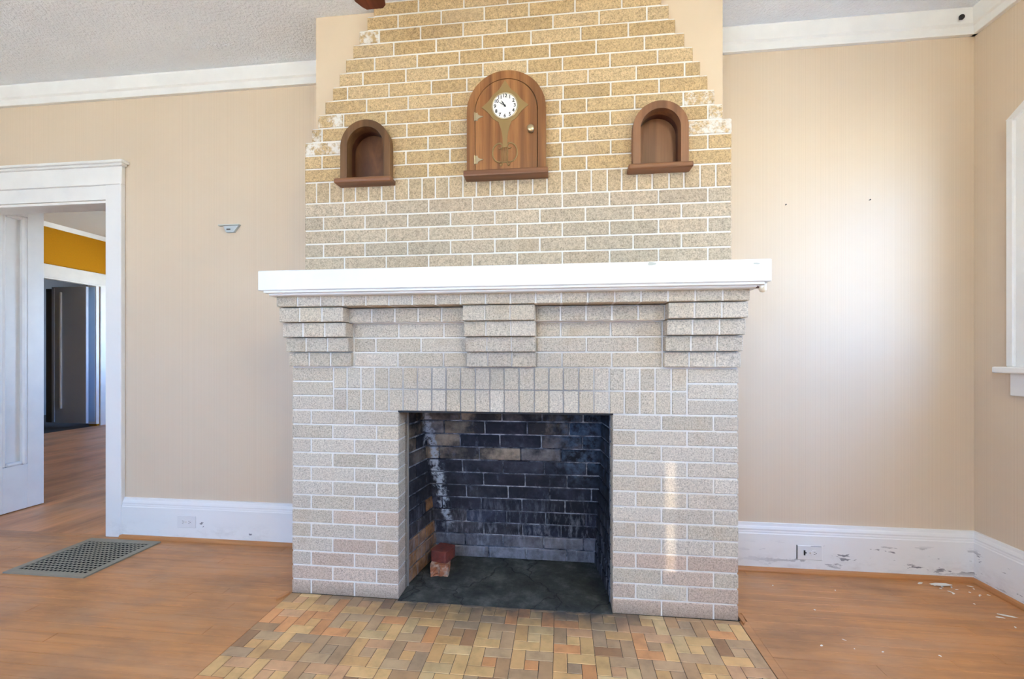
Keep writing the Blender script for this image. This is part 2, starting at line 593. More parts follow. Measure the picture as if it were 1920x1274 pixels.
# floor: oak strips laid piece by piece in front of the camera
floor = struct('floor', boxes((XL, XR, YR, YB, -.12, -.02)), M_sub)
HX0, HX1, HY = -1.2865, .797, -.60     # hearth cut-out
PW = .057
GR = (-2.905, -2.425, .004, .436)      # floor grille
rows = []
yy_ = YB + .02
far = bmesh.new()
cnt = 0
while yy_ > YR:
    y1, y0 = yy_, yy_ - PW
    xcur = XL - R.uniform(0, 1.2)
    segs = []
    while xcur < XR:
        ln = R.uniform(1.0, 2.4)
        segs.append((max(xcur, XL), min(xcur + ln, XR)))
        xcur += ln
    for a, b in segs:
        if y0 < .02 and y1 > HY:                       # leave the hearth and firebox open
            cuts = [(a, min(b, HX0)), (max(a, HX1), b)]
        elif y1 > .0:
            cuts = [(a, min(b, -1.2)), (max(a, .70), b)]
        else:
            cuts = [(a, b)]
        for c0, c1_ in cuts:
            if c1_ - c0 < .03:
                continue
            yb_ = min(y1, YB) if y1 > YB else y1
            if y1 > -1.15:
                block('plank', c0 + .0006, c1_ - .0006, y0 + .0006, yb_ - .0006, -.02, R.uniform(-.0004, .0002), M_floor, floor, bev=.0008)
                cnt += 1
            else:
                addbox(far, c0 + .0004, c1_ - .0004, y0 + .0004, yb_ - .0004, -.02, 0)
    yy_ -= PW
tag(part('plank', far, M_floor, floor), kind='stuff')

# crown moulding
cprof = [(0, 2.77), (-.020, 2.770), (-.022, 2.774), (-.022, 2.809), (-.026, 2.813), (-.032, 2.818), (-.044, 2.880), (-.044, CZ), (0, CZ)]
bm = bmesh.new()
addprism(bm, [(YB + a, b) for a, b in cprof], 'x', XL, -1.25)
addprism(bm, [(YB + a, b) for a, b in cprof], 'x', .75, XR)
struct('trim_1', bm, M_white)
struct('trim_2', prism([(XR + a, b) for a, b in cprof], 'y', YR, YB), M_white)
struct('trim_3', prism([(XL - a, b) for a, b in cprof], 'y', YR, YB), M_white)
# baseboards with their varnished shoe moulding
bprof = [(0, 0), (-.024, 0), (-.024, .195), (-.021, .200), (-.021, .206), (-.019, .212), (-.020, .220), (-.016, .230), (-.012, .236), (-.010, .248), (0, .250)]
sprof = [(0, 0), (-.018, 0), (-.017, .008), (-.013, .016), (-.006, .021), (0, .022)]


def baseboard(name, axis, off, sgn, a, b):
    o = struct(name, prism([(off + sgn * p, q) for p, q in bprof], axis, a, b), M_base)
    part('shoe_moulding', prism([(off + sgn * (p - .024), q) for p, q in sprof], axis, a, b), M_shoe, o)
    return o


baseboard('baseboard_back_left', 'x', YB, 1, -2.744, -1.27)
baseboard('baseboard_back_far_left', 'x', YB, 1, XL, -4.09)
baseboard('baseboard_back_right', 'x', YB, 1, .745, XR)
baseboard('baseboard_right', 'y', XR, 1, YR, YB)
baseboard('baseboard_left', 'y', XL, -1, YR, YB)

bl = bpy.data.objects['baseboard_back_left']
bm = bmesh.new()
for cx_, cz_, rr in ((-2.190, .113, .016), (-2.178, .094, .007), (-1.865, .060, .014)):
    pts = []
    for k in range(9):
        a_ = 2 * math.pi * k / 9
        r_ = rr * R.uniform(.4, 1.15)
        pts.append((cx_ + r_ * math.cos(a_), cz_ + r_ * .5 * math.sin(a_) + .4 * r_ * math.cos(a_) * (cx_ < -2)))
    addprism(bm, pts, 'y', YB - .0246, YB - .0238)
M_chip = Mat('bare_chip', (.25, .25, .27, 1), .8)
tag(part('paint_chip', bm, M_chip, bl), kind='stuff')

# ------------------------------------------------------------------ doorway on the left
d1 = thing('door_1', (-3.4, YB, 0), 'white cased doorway with a tall panelled leaf opened into the next room', None, None, 'structure')
part('casing', boxes((-2.857, -2.752, YB - .022, YB, 0, 2.225), bev=.003), M_base, d1)
part('casing', boxes((-4.09, DX0 + .005, YB - .022, YB, 0, 2.225), bev=.003), M_base, d1)
part('backband', boxes((-2.752, -2.738, YB - .030, YB, 0, 2.225), bev=.003), M_base, d1)
part('head_board', boxes((-4.11, -2.738, YB - .026, YB, 2.225, 2.338), bev=.003), M_white, d1)
part('head_cap', boxes((-4.13, -2.722, YB - .040, YB, 2.338, 2.352), (-4.15, -2.706, YB - .055, YB, 2.352, 2.368), bev=.004), M_white, d1)
part('inner_head', boxes((DX0, -2.857, YB - .012, YB + .03, 2.135, 2.225), bev=.002), M_white, d1)
part('head_stop', boxes((DX0, -2.857, YB - .016, YB + .01, 2.112, 2.128), bev=.002), M_white, d1)
part('jamb', boxes((-2.862, DX1 + .001, YB, YB + .152, 0, 2.13)), M_white, d1)
part('jamb', boxes((DX0 - .001, DX0 + .02, YB, YB + .152, 0, 2.13)), M_white, d1)
part('jamb_head', boxes((DX0, -2.84, YB + .01, YB + .152, 2.128, 2.15)), M_white, d1)
# the open leaf: stiles and rails round a sunk panel, facing +X
lx = -3.976
leaf = part('door_leaf', boxes((lx - .04, lx, .872, .975, .006, 2.30), (lx - .04, lx, .655, .726, .006, 2.30),
                               (lx - .04, lx, .726, .872, .006, .335), (lx - .04, lx, .726, .872, 2.185, 2.30), bev=.002), M_white, d1)
part('sunk_panel', boxes((lx - .038, lx - .030, .72, .88, .32, 2.20)), M_white, leaf)
bm = bmesh.new()
for (a0, a1, b0, b1) in ((.842, .872, .335, 2.185), (.726, .744, .335, 2.185), (.744, .842, .335, .362), (.744, .842, 2.155, 2.185)):
    addbox(bm, lx - .036, lx + .005, a0, a1, b0, b1)
bevel(bm, .009)
part('panel_moulding', bm, M_white, leaf)

# ------------------------------------------------------------------ next room, seen through the doorway
XF = -7.65
NZ = 3.16
struct('wall_far_left', boxes((XF - .15, XF, YB, 3.25, 0, NZ), (XF - .15, XF, 3.25, 4.42, 2.34, NZ), (XF - .15, XF, 4.42, 5.4, 0, NZ)), M_yellow)
NW = (-6.95, -5.75, .75, 2.45)
struct('wall_far', boxes((XF - .15, NW[0], 5.3, 5.45, 0, NZ), (NW[1], -1.5, 5.3, 5.45, 0, NZ),
                         (NW[0], NW[1], 5.3, 5.45, 0, NW[2]), (NW[0], NW[1], 5.3, 5.45, NW[3], NZ)), M_yellow)
FW = (2.3, 4.1, .75, 2.2)
struct('wall_far_right', boxes((-1.65, -1.5, YB + .15, FW[0], 0, NZ), (-1.65, -1.5, FW[1], 5.45, 0, NZ), (-1.65, -1.5, FW[0], FW[1], 0, FW[2]), (-1.65, -1.5, FW[0], FW[1], FW[3], NZ)), M_yellow)
struct('wall_far_near', boxes((XF - .15, XL - .15, YB, YB + .15, 0, NZ), (XL - .15, -1.5, YB, YB + .15, CZ + .12, NZ)), M_yellow)
struct('ceiling_far', boxes((XF - .15, -1.5, YB, 5.45, NZ, NZ + .1)), M_nextceil)
fl2 = struct('floor_far', boxes((XF, -1.5, YB, 5.3, -.12, -.02)), M_sub)
bm = bmesh.new()
xx_ = XF
while xx_ < -1.5:
    ycur = YB - R.uniform(0, 1.5)
    while ycur < 5.3:
        ln = R.uniform(1.0, 2.4)
        a, b = max(ycur, YB), min(ycur + ln, 5.3)
        if b - a > .02:
            addbox(bm, xx_ + .0005, xx_ + PW - .0005, a + .0005, b - .0005, -.02, 0)
        ycur += ln
    xx_ += PW
tag(part('plank', bm, M_floor2, fl2), kind='stuff')
d2 = thing('door_2', (XF, 3.9, 0), 'wide white head trim over a dark doorway below a mustard wall', None, None, 'structure')
part('head_board', boxes((XF, XF + .03, 3.1, 4.60, 2.34, 2.535), bev=.004), M_white, d2)
part('head_stop', boxes((XF - .06, XF + .035, 3.1, 4.46, 2.318, 2.34)), M_white, d2)
part('casing', boxes((XF, XF + .028, 4.455, 4.60, 0, 2.34), bev=.004), M_white, d2)
part('jamb', boxes((XF - .15, XF + .01, 4.40, 4.445, 0.03, 2.33)), M_white, d2)
struct('trim_4', prism([(XF, NZ - .065), (XF + .02, NZ - .065), (XF + .05, NZ), (XF, NZ)], 'y', .66, 5.3), M_white)
# dark hall behind that doorway
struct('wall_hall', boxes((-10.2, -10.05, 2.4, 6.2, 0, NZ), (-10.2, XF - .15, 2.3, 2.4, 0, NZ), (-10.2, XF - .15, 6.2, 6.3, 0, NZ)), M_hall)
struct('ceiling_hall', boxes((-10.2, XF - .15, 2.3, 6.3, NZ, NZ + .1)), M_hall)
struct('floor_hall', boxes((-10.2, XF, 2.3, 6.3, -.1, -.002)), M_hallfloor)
d3 = thing('door_3', (-7.85, 4.25, 0), 'tall grey white door leaf standing ajar in the dark hall doorway', None, None, 'structure')
ang = math.radians(-4)
lf = boxes((-8.30, -7.66, 4.26, 4.30, .06, 2.29), bev=.003)
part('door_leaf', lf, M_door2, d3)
part('edge_strip', boxes((-8.125, -8.10, 4.235, 4.26, .30, 2.20), bev=.003), M_white, d3)
part('stile_bead', boxes((-8.255, -8.235, 4.248, 4.26, .08, 2.27), bev=.003), M_door2, d3)
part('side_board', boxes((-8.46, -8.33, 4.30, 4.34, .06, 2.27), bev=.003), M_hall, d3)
part('side_board', boxes((-7.80, -7.66, 4.395, 4.42, .07, 2.30), bev=.003), M_blue, d3)

# ------------------------------------------------------------------ right-hand windows (only the first one's casing shows)
def window(name, y0, y1, label):
    t = thing(name, (XR, (y0 + y1) / 2, WZ0), label, None, None, 'structure')
    xw = XR - .022
    a, b = (y0 - .115, .308) if name == 'window_1' else (y0 - .115, y1 + .118)
    ch = .10
    out = [(a, WZ0), (a, 2.236), (a + ch, 2.236 + ch * .62), (b - ch, 2.236 + ch * .62), (b, 2.236), (b, WZ0),
           (y1, WZ0), (y1, 2.215), (y0, 2.215), (y0, WZ0)]
    part('casing', prism(out, 'x', xw, XR), M_white, t)
    bnd = []
    bm = bmesh.new()
    addbox(bm, xw - .012, XR, b - .034, b, WZ0, 2.238)
    addbox(bm, xw - .012, XR, a, a + .034, WZ0, 2.238)
    bevel(bm, .004)
    part('backband', bm, M_white, t)
    bm = bmesh.new()
    s = .62
    addprism(bm, [(b, 2.236), (b - ch, 2.236 + ch * s), (b - ch, 2.20 + ch * s), (b - .034, 2.20 + .034 * s), (b - .034, 2.236)], 'x', xw - .012, XR)
    part('backband', bm, M_white, t)
    part('stool', boxes((XR - .075, XR + .10, a - .02, b + .022, WZ0 - .03, WZ0), bev=.008, seg=3), M_white, t)
    part('apron', boxes((XR - .020, XR, a + .003, b - .004, WZ0 - .135, WZ0 - .03), bev=.003), M_white, t)
    fr = boxes((XR + .05, XR + .09, y0, y0 + .05, WZ0, 2.36), (XR + .05, XR + .09, y1 - .05, y1, WZ0, 2.36),
               (XR + .05, XR + .09, y0 + .05, y1 - .05, WZ0, WZ0 + .06), (XR + .05, XR + .09, y0 + .05, y1 - .05, 2.30, 2.36),
               (XR + .05, XR + .09, y0 + .05, y1 - .05, 1.70, 1.74))
    sash = part('sash', fr, M_white, t)
    part('pane', boxes((XR + .068, XR + .072, y0 + .05, y1 - .05, WZ0 + .06, 1.70)), M_glass, sash)
    part('pane', boxes((XR + .068, XR + .072, y0 + .05, y1 - .05, 1.74, 2.30)), M_glass, sash)
    portal('sky_portal', (XR + .16, (y0 + y1) / 2, (WZ0 + WZ1) / 2), (-1, 0, 0), y1 - y0, WZ1 - WZ0)


window('window_1', WINS[0][0], WINS[0][1], 'white window casing with clipped corner at the right edge')
window('window_2', WINS[1][0], WINS[1][1], 'second white cased window further along the right wall')
# far room window
t = thing('window_3', ((NW[0] + NW[1]) / 2, 5.3, NW[2]), 'white sash window in the next room', None, None, 'structure')
ws = part('sash', boxes((NW[0], NW[0] + .05, 5.34, 5.38, NW[2], NW[3]), (NW[1] - .05, NW[1], 5.34, 5.38, NW[2], NW[3]),
                        (NW[0] + .05, NW[1] - .05, 5.34, 5.38, NW[2], NW[2] + .06), (NW[0] + .05, NW[1] - .05, 5.34, 5.38, NW[3] - .06, NW[3]),
                        (NW[0] + .05, NW[1] - .05, 5.34, 5.38, 1.58, 1.62)), M_white, t)
part('pane', boxes((NW[0] + .05, NW[1] - .05, 5.358, 5.362, NW[2] + .06, NW[3] - .06)), M_glass, ws)
portal('sky_portal', ((NW[0] + NW[1]) / 2, 5.46, (NW[2] + NW[3]) / 2), (0, -1, 0), NW[1] - NW[0], NW[3] - NW[2])
t = thing('window_7', (-1.6, 3.0, FW[2]), 'unseen wide window added to light the next room', None, None, 'structure')  # unseen window, added to brighten the next room
ws = part('sash', boxes((-1.59, -1.55, FW[0], FW[0] + .05, FW[2], FW[3]), (-1.59, -1.55, FW[1] - .05, FW[1], FW[2], FW[3]), (-1.59, -1.55, 2.96, 3.04, FW[2], FW[3]),
                        (-1.585, -1.555, FW[0] + .05, FW[1] - .05, FW[2], FW[2] + .06), (-1.585, -1.555, FW[0] + .05, FW[1] - .05, FW[3] - .06, FW[3])), M_white, t)
part('pane', boxes((-1.572, -1.568, FW[0] + .05, 2.96, FW[2] + .06, FW[3] - .06)), M_glass, ws)
part('pane', boxes((-1.572, -1.568, 3.04, FW[1] - .05, FW[2] + .06, FW[3] - .06)), M_glass, ws)
portal('sky_portal', (-1.48, 3.0, (FW[2] + FW[3]) / 2), (-1, 0, 0), FW[1] - FW[0], FW[3] - FW[2])
# rear windows behind the camera: two open to the sky, one added with boards whose thin gap shapes the streaks
for k_, (x0_, x1_, z0_, z1_) in enumerate(RWS):
    t = thing('window_%d' % (4 + k_), ((x0_ + x1_) / 2, YR, z0_), ['white sash window in the rear wall near the left corner', 'white sash window in the middle of the rear wall', 'unseen rear window with boards added to shape the warm streaks'][k_], None, None, 'structure')
    part('casing', boxes((x0_ - .11, x0_, YR, YR + .022, z0_, z1_), (x1_, x1_ + .11, YR, YR + .022, z0_, z1_), (x0_ - .12, x1_ + .12, YR, YR + .026, z1_, z1_ + .12), (x0_ - .13, x1_ + .13, YR, YR + .07, z0_ - .03, z0_)), M_white, t)
    if k_ < 2:
        zm = (z0_ + z1_) / 2
        ws = part('sash', boxes((x0_, x0_ + .05, YR - .10, YR - .06, z0_, z1_), (x1_ - .05, x1_, YR - .10, YR - .06, z0_, z1_), (x0_ + .05, x1_ - .05, YR - .10, YR - .06, z0_, z0_ + .06),
                                (x0_ + .05, x1_ - .05, YR - .10, YR - .06, z1_ - .06, z1_), (x0_ + .05, x1_ - .05, YR - .10, YR - .06, zm - .02, zm + .02)), M_white, t)
        part('pane', boxes((x0_ + .05, x1_ - .05, YR - .082, YR - .078, z0_ + .06, zm - .02)), M_glass, ws)
        part('pane', boxes((x0_ + .05, x1_ - .05, YR - .082, YR - .078, zm + .02, z1_ - .06)), M_glass, ws)
        portal('sky_portal', ((x0_ + x1_) / 2, YR - .16, zm), (0, 1, 0), x1_ - x0_, z1_ - z0_)
    else:
        GX, GW = .479, .030
        part('streak_mask', boxes((x0_, GX - GW / 2, YR - .09, YR - .06, z0_, z1_)), M_white, t)
        part('streak_mask', boxes((GX + GW / 2, x1_, YR - .09, YR - .06, z0_, z1_)), M_white, t)
        part('streak_mask_rail', boxes((x0_, x1_, YR - .06, YR - .05, z0_, 1.955)), M_white, t)
        part('streak_mask_rail', boxes((x0_, x1_, YR - .06, YR - .05, 2.125, 2.175)), M_white, t)
        part('streak_mask_rail', boxes((x0_, x1_, YR - .06, YR - .05, 2.345, z1_)), M_white, t)
# added spot lamp outside, makes the warm streaks through the thin gap
gd = bpy.data.lights.new('streak_spot', 'SPOT')
streak_lamp = bpy.data.objects.new('streak_spot', gd)
COL.objects.link(streak_lamp)
gdir = Vector((0, .91, -.365)).normalized()
streak_lamp.location = Vector((.479, 0, .475)) - gdir * 22.0
streak_lamp.rotation_euler = gdir.to_track_quat('-Z', 'Y').to_euler()
gd.spot_size = math.radians(4)
gd.shadow_soft_size = .055
gd.energy = STREAK_GAIN
gd.color = (1.0, .86, .66)
# unseen fill lamp added behind and right of the camera
cl = thing('fill_lamp', (.9, -2.5, CZ), 'unseen white globe added behind the viewer as fill light', 'lamp')
bm = bmesh.new()
addtube(bm, [(.9, -2.5, CZ), (.9, -2.5, CZ - .02), (.9, -2.5, CZ - .08)], [.09, .085, .06], 20)
part('canopy', bm, M_white, cl, True)
M_globe = Mat('fill_globe', (.9, .9, .9, 1), .3)
M_globe.b.inputs['Emission Color'].default_value = (1.0, .93, .62, 1)
M_globe.b.inputs['Emission Strength'].default_value = FILL_GAIN
bm = bmesh.new()
bmesh.ops.create_uvsphere(bm, u_segments=24, v_segments=14, radius=.16, matrix=Matrix.Translation((.9, -2.5, CZ - .22)))
part('globe', bm, M_globe, cl, True)
# ground outside
bm = bmesh.new()
vs = [bm.verts.new(p) for p in ((-60, -60, -.6), (60, -60, -.6), (60, 60, -.6), (-60, 60, -.6))]
bm.faces.new(vs)
struct('ground', bm, M_ground)

# ------------------------------------------------------------------ fireplace
FX0, FX1 = -1.283, .760
OX0, OX1, OZ = -.752, .230, .881
J = .0035            # half a joint
fp = thing('fireplace', (-.262, 0, 0), 'grey speckled brick fireplace with corbelled ledge and open firebox', 'fireplace')
GREYS = [lin(198, 189, 174), lin(194, 184, 169), lin(201, 192, 178), lin(192, 182, 165), lin(196, 185, 167)]


def bcol(pal, dev=.06):
    c = R.choice(pal)
    f = 1 + R.uniform(-dev, dev)
    return (c[0] * f, c[1] * f, c[2] * f, 1)


def brick(x0, x1, z0, z1, yf, depth=.09, parent=fp, pal=GREYS, name='brick', j=J):
    yj = yf + R.uniform(-.0012, .0012)
    return block(name, x0 + j, x1 - j, yj, yj + depth, z0 + j, z1 - j, M_brick, parent, bcol(pal))


# mortar body behind the bricks (two legs, head, breast above)
REC = .0035
def mortar(*b):
    part('mortar', boxes(b), M_mortar, fp)


for b_ in ((FX0 + .004, OX0 - .004, REC, .10, 0, OZ + .003), (OX1 + .004, FX1 - .004, REC, .10, 0, OZ + .003),
           (FX0 + .004, FX1 - .004, REC, .10, OZ + .003, 1.41),
           (FX0 + .004, OX0 - .015, .10, YB - .003, 0, 1.41), (OX1 + .03, FX1 - .004, .10, YB - .003, 0, 1.41),
           (OX0 - .015, OX1 + .03, .10, .28, 1.085, 1.41)):
    mortar(*b_)
ROW = .0677
for i in range(13):
    z0, z1 = i * ROW + (-.0035 if i == 0 else 0), (i + 1) * ROW
    a = i % 2
    jl = [FX0, -1.187, -.969, OX0] if a == 0 else [FX0, -1.078, -.860, OX0]
    jr = [OX1, .441, .659, FX1] if a == 0 else [OX1, .331, .549, FX1]
    for js in (jl, jr):
        for p, q in zip(js, js[1:]):
            pal = GREYS if R.random() < (i - .5) / 5 else [lin(194, 176, 160), lin(190, 171, 155), lin(198, 181, 165)]
            brick(p - (J if p == js[0] else 0), q + (J if q == js[-1] else 0), z0, z1, 0, .088, pal=pal)
# outer returns of the legs and of the corbelled head
for sx_ in (FX0, FX1):
    for i in range(20):
        z0, z1 = i * ROW + (-.0035 if i == 0 else 0), (i + 1) * ROW
        if z1 > 1.40:
            z1 = 1.408
        cut = .09 + (.10 if i % 2 else .205)
        for p, q in ((.09, cut), (cut, cut + .2)):
            xa, xb = (sx_, sx_ + .085) if sx_ < 0 else (sx_ - .085, sx_)
            block('brick', xa, xb, p + J, min(q, YB - .03) - J, z0 + J, z1 - J, M_brick, fp, bcol(GREYS))
# soldier courses over the opening, stacked stretchers at both sides
SOL = [-1.074, -1.006, -.937, -.870, -.800, -.731, -.662, -.593, -.525, -.457, -.388, -.320, -.254, -.186, -.117, -.051, .014, .082, .149, .216, .282, .348, .414, .482, .549]
for p, q in zip(SOL, SOL[1:]):
    cen = max(0, 1 - abs((p + q) / 2 + .25) / .55)
    jj = J - .0016 * cen
    for z0, z1 in ((.881, .984), (.984, 1.087)):
        brick(p, q, z0, z1, 0, j=jj)
for p, q in ((FX0 - J, -1.074), (.549, FX1 + J)):
    for k in range(3):
        brick(p, q, .881 + k * .0687, .881 + (k + 1) * .0687, 0)
# sunk panels (three stretcher courses) and the header band above them
for zz0, zz1, js in ((1.087, 1.156, [-.972, -.756, -.537, -.424]), (1.156, 1.224, [-.972, -.863, -.644, -.424]), (1.224, 1.292, [-.972, -.752, -.535, -.424]),
                     (1.087, 1.156, [-.109, .008, .227, .444]), (1.156, 1.224, [-.109, .116, .339, .444]), (1.224, 1.292, [-.109, .002, .222, .444])):
    for p, q in zip(js, js[1:]):
        brick(p, q, zz0, zz1, 0, .09)
mortar(-.976, -.424, -.040 + REC, .05, 1.294, 1.358)
mortar(-.110, .446, -.040 + REC, .05, 1.294, 1.358)
for a, b in ((-.976, -.424), (-.110, .446)):
    for k in range(5):
        brick(a + (b - a) * k / 5, a + (b - a) * (k + 1) / 5, 1.292, 1.360, -.040, .12)
# corbels: each course steps out beyond the one below
COR = [(1.088, 1.156, -.022), (1.156, 1.224, -.047), (1.224, 1.292, -.072), (1.292, 1.360, -.097)]
for z0, z1, yf in COR:
    mortar(FX0 + .006, -.979, yf + REC, .05, z0 + .004, z1)
    mortar(-.421, -.113, yf + REC, .05, z0 + .004, z1)
    mortar(.451, FX1 - .006, yf + REC, .05, z0 + .004, z1)
    for js in ([FX0, -1.184, -1.077, -.975], [-.424, -.326, -.216, -.109], [.447, .551, .659, FX1]):
        jj = .0022 if js[0] == -.424 else J
        for p, q in zip(js, js[1:]):
            brick(p - (jj if p == js[0] else 0), q + (jj if q == js[-1] else 0), z0, z1 + .003, yf, .088 - yf, j=jj)
TOP = [FX0, -1.183, -1.073, -.967, -.859, -.753, -.646, -.540, -.430, -.320, -.212, -.104, .005, .115, .226, .333, .441, .549, .656, FX1]
mortar(FX0 + .006, FX1 - .006, -.115 + REC, .05, 1.364, 1.41)
for p, q in zip(TOP, TOP[1:]):
    brick(p - (J if p == FX0 else 0), q + (J if q == FX1 else 0), 1.360, 1.418, -.115, .2)
part('lintel_bar', boxes((OX0 - .004, OX1 + .004, .006, .10, OZ - .006, OZ + .003)), M_iron, fp)

# firebox: floor, leaning back wall, splayed side walls
fb = link('firebox', boxes((OX0 - .08, OX1 + .08, .10, .497, 1.05, 1.08)), M_dark, fp, (0, 0, 0))
fb.location = -wloc(fp)
part('concrete_floor', boxes((OX0 + .0, OX1 + .0, -.012, .47, -.05, .001)), M_conc, fb)
NAVY = [lin(60, 60, 70), lin(50, 50, 60), lin(68, 66, 72), lin(54, 56, 70)]
TAN = [lin(138, 124, 108), lin(122, 112, 102), lin(112, 106, 104)]
GRY = [lin(110, 110, 118), lin(98, 98, 106), lin(118, 116, 122)]
ORA = [lin(158, 116, 80), lin(142, 110, 86), lin(130, 104, 88)]
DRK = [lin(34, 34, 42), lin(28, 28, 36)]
LEAN = math.atan2(.155, .80)
PR = .0725


def yback(z):
    return .455 - .155 * z / .8


bm = bmesh.new()
addprism(bm, [(yback(0) + .012, 0), (yback(1.05) + .012, 1.05), (.497, 1.05), (.497, 0)], 'x', OX0 - .08, OX1 + .08)
part('firebox_mortar', bm, M_fmort, fb)
for i in range(14):
    z0 = i * PR
    zc = z0 + PR / 2
    off = .11 if i % 2 else 0
    x_ = -.86 + off + R.uniform(-.012, .012)
    while x_ < .30:
        ln = .222 + R.uniform(-.012, .012)
        a, b = max(x_, -.80), min(x_ + ln, .28)
        if b - a > .03:
            xc = (a + b) / 2
            if i <= 1:
                pal = GRY
            elif i >= 8 and xc < .02:
                pal = TAN + NAVY[:1] if i < 11 else TAN
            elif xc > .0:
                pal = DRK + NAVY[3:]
            else:
                pal = NAVY
            block('fire_brick', a + .0032, b - .0032, yback(zc) + .004 + R.uniform(0, .003), yback(zc) + .034, z0 + .0032, z0 + PR - .0032, M_fire, fb, bcol(pal, .2), .004, (LEAN, 0, R.uniform(-.006, .006)))
        x_ += ln
# light brick return of the left jamb
for i in range(13):
    z0, z1 = i * ROW + (-.0035 if i == 0 else 0), (i + 1) * ROW
    block('brick', OX0 - .06, OX0 + R.uniform(-.001, .001), .0895, .120, z0 + J, z1 - J, M_brick, fb, bcol([lin(150, 138, 126), lin(140, 130, 120), lin(158, 146, 132)]))
# splayed sides
for side in (0, 1):
    p0, p1 = (Vector((-.748, .118, 0)), Vector((-.694, .47, 0))) if side == 0 else (Vector((.229, .09, 0)), Vector((.183, .47, 0)))
    d = (p1 - p0).normalized()
    nrm = Vector((d.y, -d.x, 0)) if side == 0 else Vector((-d.y, d.x, 0))   # into the firebox
    L = (p1 - p0).length
    rz = math.atan2(d.y, d.x)
    bm = bmesh.new()
    q = [p0 - nrm * .012, p1 - nrm * .012, p1 - nrm * .07, p0 - nrm * .07]
    addprism(bm, [(v.x, v.y) for v in q], 'z', 0, 1.05)
    part('firebox_mortar', bm, M_fmort, fb)
    for i in range(14):
        s_ = -.11 if i % 2 else 0.0
        z0 = i * PR
        while s_ < L:
            a, b = max(s_, 0), min(s_ + .205, L)
            if b - a > .03:
                c = p0 + d * ((a + b) / 2) - nrm * .034
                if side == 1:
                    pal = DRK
                elif i <= 2 or (i <= 4 and a > .12):
                    pal = ORA
                elif i >= 10:
                    pal = TAN
                elif i in (8, 9):
                    pal = TAN + NAVY
                else:
                    pal = NAVY
                o = block('fire_brick', -(b - a) / 2 + .005 + c.x, (b - a) / 2 - .005 + c.x, c.y - .032, c.y + .032, z0 + .005, z0 + PR - .005, M_fire, fb, bcol(pal, .2), .004, (0, 0, rz))
            s_ += .205
    part('edge_mortar', prism([(p0.x + nrm.x * .003, p0.y - .006), (p0.x + nrm.x * .003, p0.y + .004), (p0.x - nrm.x * .05, p0.y + .004), (p0.x - nrm.x * .05, p0.y - .003)], 'z', .003, .875), M_edge if side == 0 else M_fmort, fb)

# ------------------------------------------------------------------ mantel shelf
ms = thing('mantel_shelf', (-.26, 0, 1.427), 'thick white painted mantel shelf across the brick fireplace', 'mantel')
MX0, MX1 = -1.325, .812
part('shelf_board', boxes((MX0, MX1, -.182, .155, 1.4275, 1.515), bev=.003), M_white, ms)
part('bed_moulding', prism([(.0, 1.4275), (-.174, 1.4275), (-.174, 1.4185), (-.172, 1.418), (0, 1.418)], 'x', MX0 + .022, MX1 - .022), M_white, ms)
part('bed_moulding', prism([(.0, 1.418), (-.156, 1.418), (-.155, 1.411), (-.149, 1.4075), (0, 1.4075)], 'x', MX0 + .034, MX1 - .034), M_white, ms)
for a, b in ((MX0 + .022, FX0 + .002), (FX1 - .002, MX1 - .022)):
    part('end_moulding', boxes((a + .01, b, 0, .155, 1.409, 1.4275)), M_white, ms)
bm = bmesh.new()
for cx_, cz_, n_, rr in ((.360, 1.507, 9, .016), (.756, 1.497, 7, .010)):
    pts = []
    for k in range(n_):
        a_ = 2 * math.pi * k / n_
        r_ = rr * R.uniform(.5, 1.1)
        pts.append((cx_ + r_ * 1.3 * math.cos(a_), min(cz_ + r_ * .5 * math.sin(a_), 1.514)))
    addprism(bm, pts, 'y', -.1826, -.1818)
part('paint_chip', bm, M_pale, ms)

# ------------------------------------------------------------------ overmantel
YO = .10
om = thing('overmantel', (-.255, YO, 1.515), 'stepped tan brick chimney face above the white mantel shelf', 'chimney')
part('plaster_breast', boxes((-1.255, .752, .158, YB, 1.41, CZ)), M_breast, om)
TANS = [lin(194, 168, 128), lin(190, 163, 122), lin(197, 172, 134), lin(187, 160, 119)]  # warm light on the higher courses put into the brick colour
MIDS = [lin(188, 172, 150), lin(184, 167, 145), lin(181, 167, 147), lin(191, 175, 153)]  # same brick lower down, its greyer light put into the colour
PUT = []       # bricks to be laid: (x0,x1,z0,z1,pal)
OMX0, OMX1 = -1.280, .770
JA = [-1.071, -.854, -.639, -.421, -.204, .010, .229, .450, .668]
JB = [-1.182, -.964, -.745, -.529, -.312, -.096, .118, .336, .552]
lowz = [(1.839, 1.907, JA), (1.771, 1.839, JB), (1.7025, 1.771, JA), (1.634, 1.7025, JB), (1.566, 1.634, JA), (1.516, 1.566, JB)]
slabs = [(OMX0 + .004, OMX1 - .004, 1.516, 2.2155)]
for z0, z1, js in lowz:
    js = [OMX0] + js + [OMX1]
    for p, q in zip(js, js[1:]):
        PUT.append((p, q, z0, z1, MIDS, js))
js = [OMX0, -1.219, -1.149, -1.079, -1.014, -.946, -.878, -.811, -.740, -.672, -.605, -.538, -.468, -.402, -.334, -.267, -.200, -.130, -.062, .008, .076, .145, .218, .284, .353, .422, .497, .563, .634, .703, OMX1]
for p, q in zip(js, js[1:]):
    PUT.append((p, q, 1.907, 2.013, [tuple(.5 * (a_ + b_) for a_, b_ in zip(m1, m2)) for m1, m2 in zip(TANS, MIDS)], js))
LE = [-1.280, -1.280, -1.280, -1.243, -1.210, -1.171, -1.132, -1.097, -1.063, -1.024, -.992, -.952, -.918]
RE = [.770, .770, .770, .732, .697, .666, .634, .602, .565, .524, .496, .462, .430]
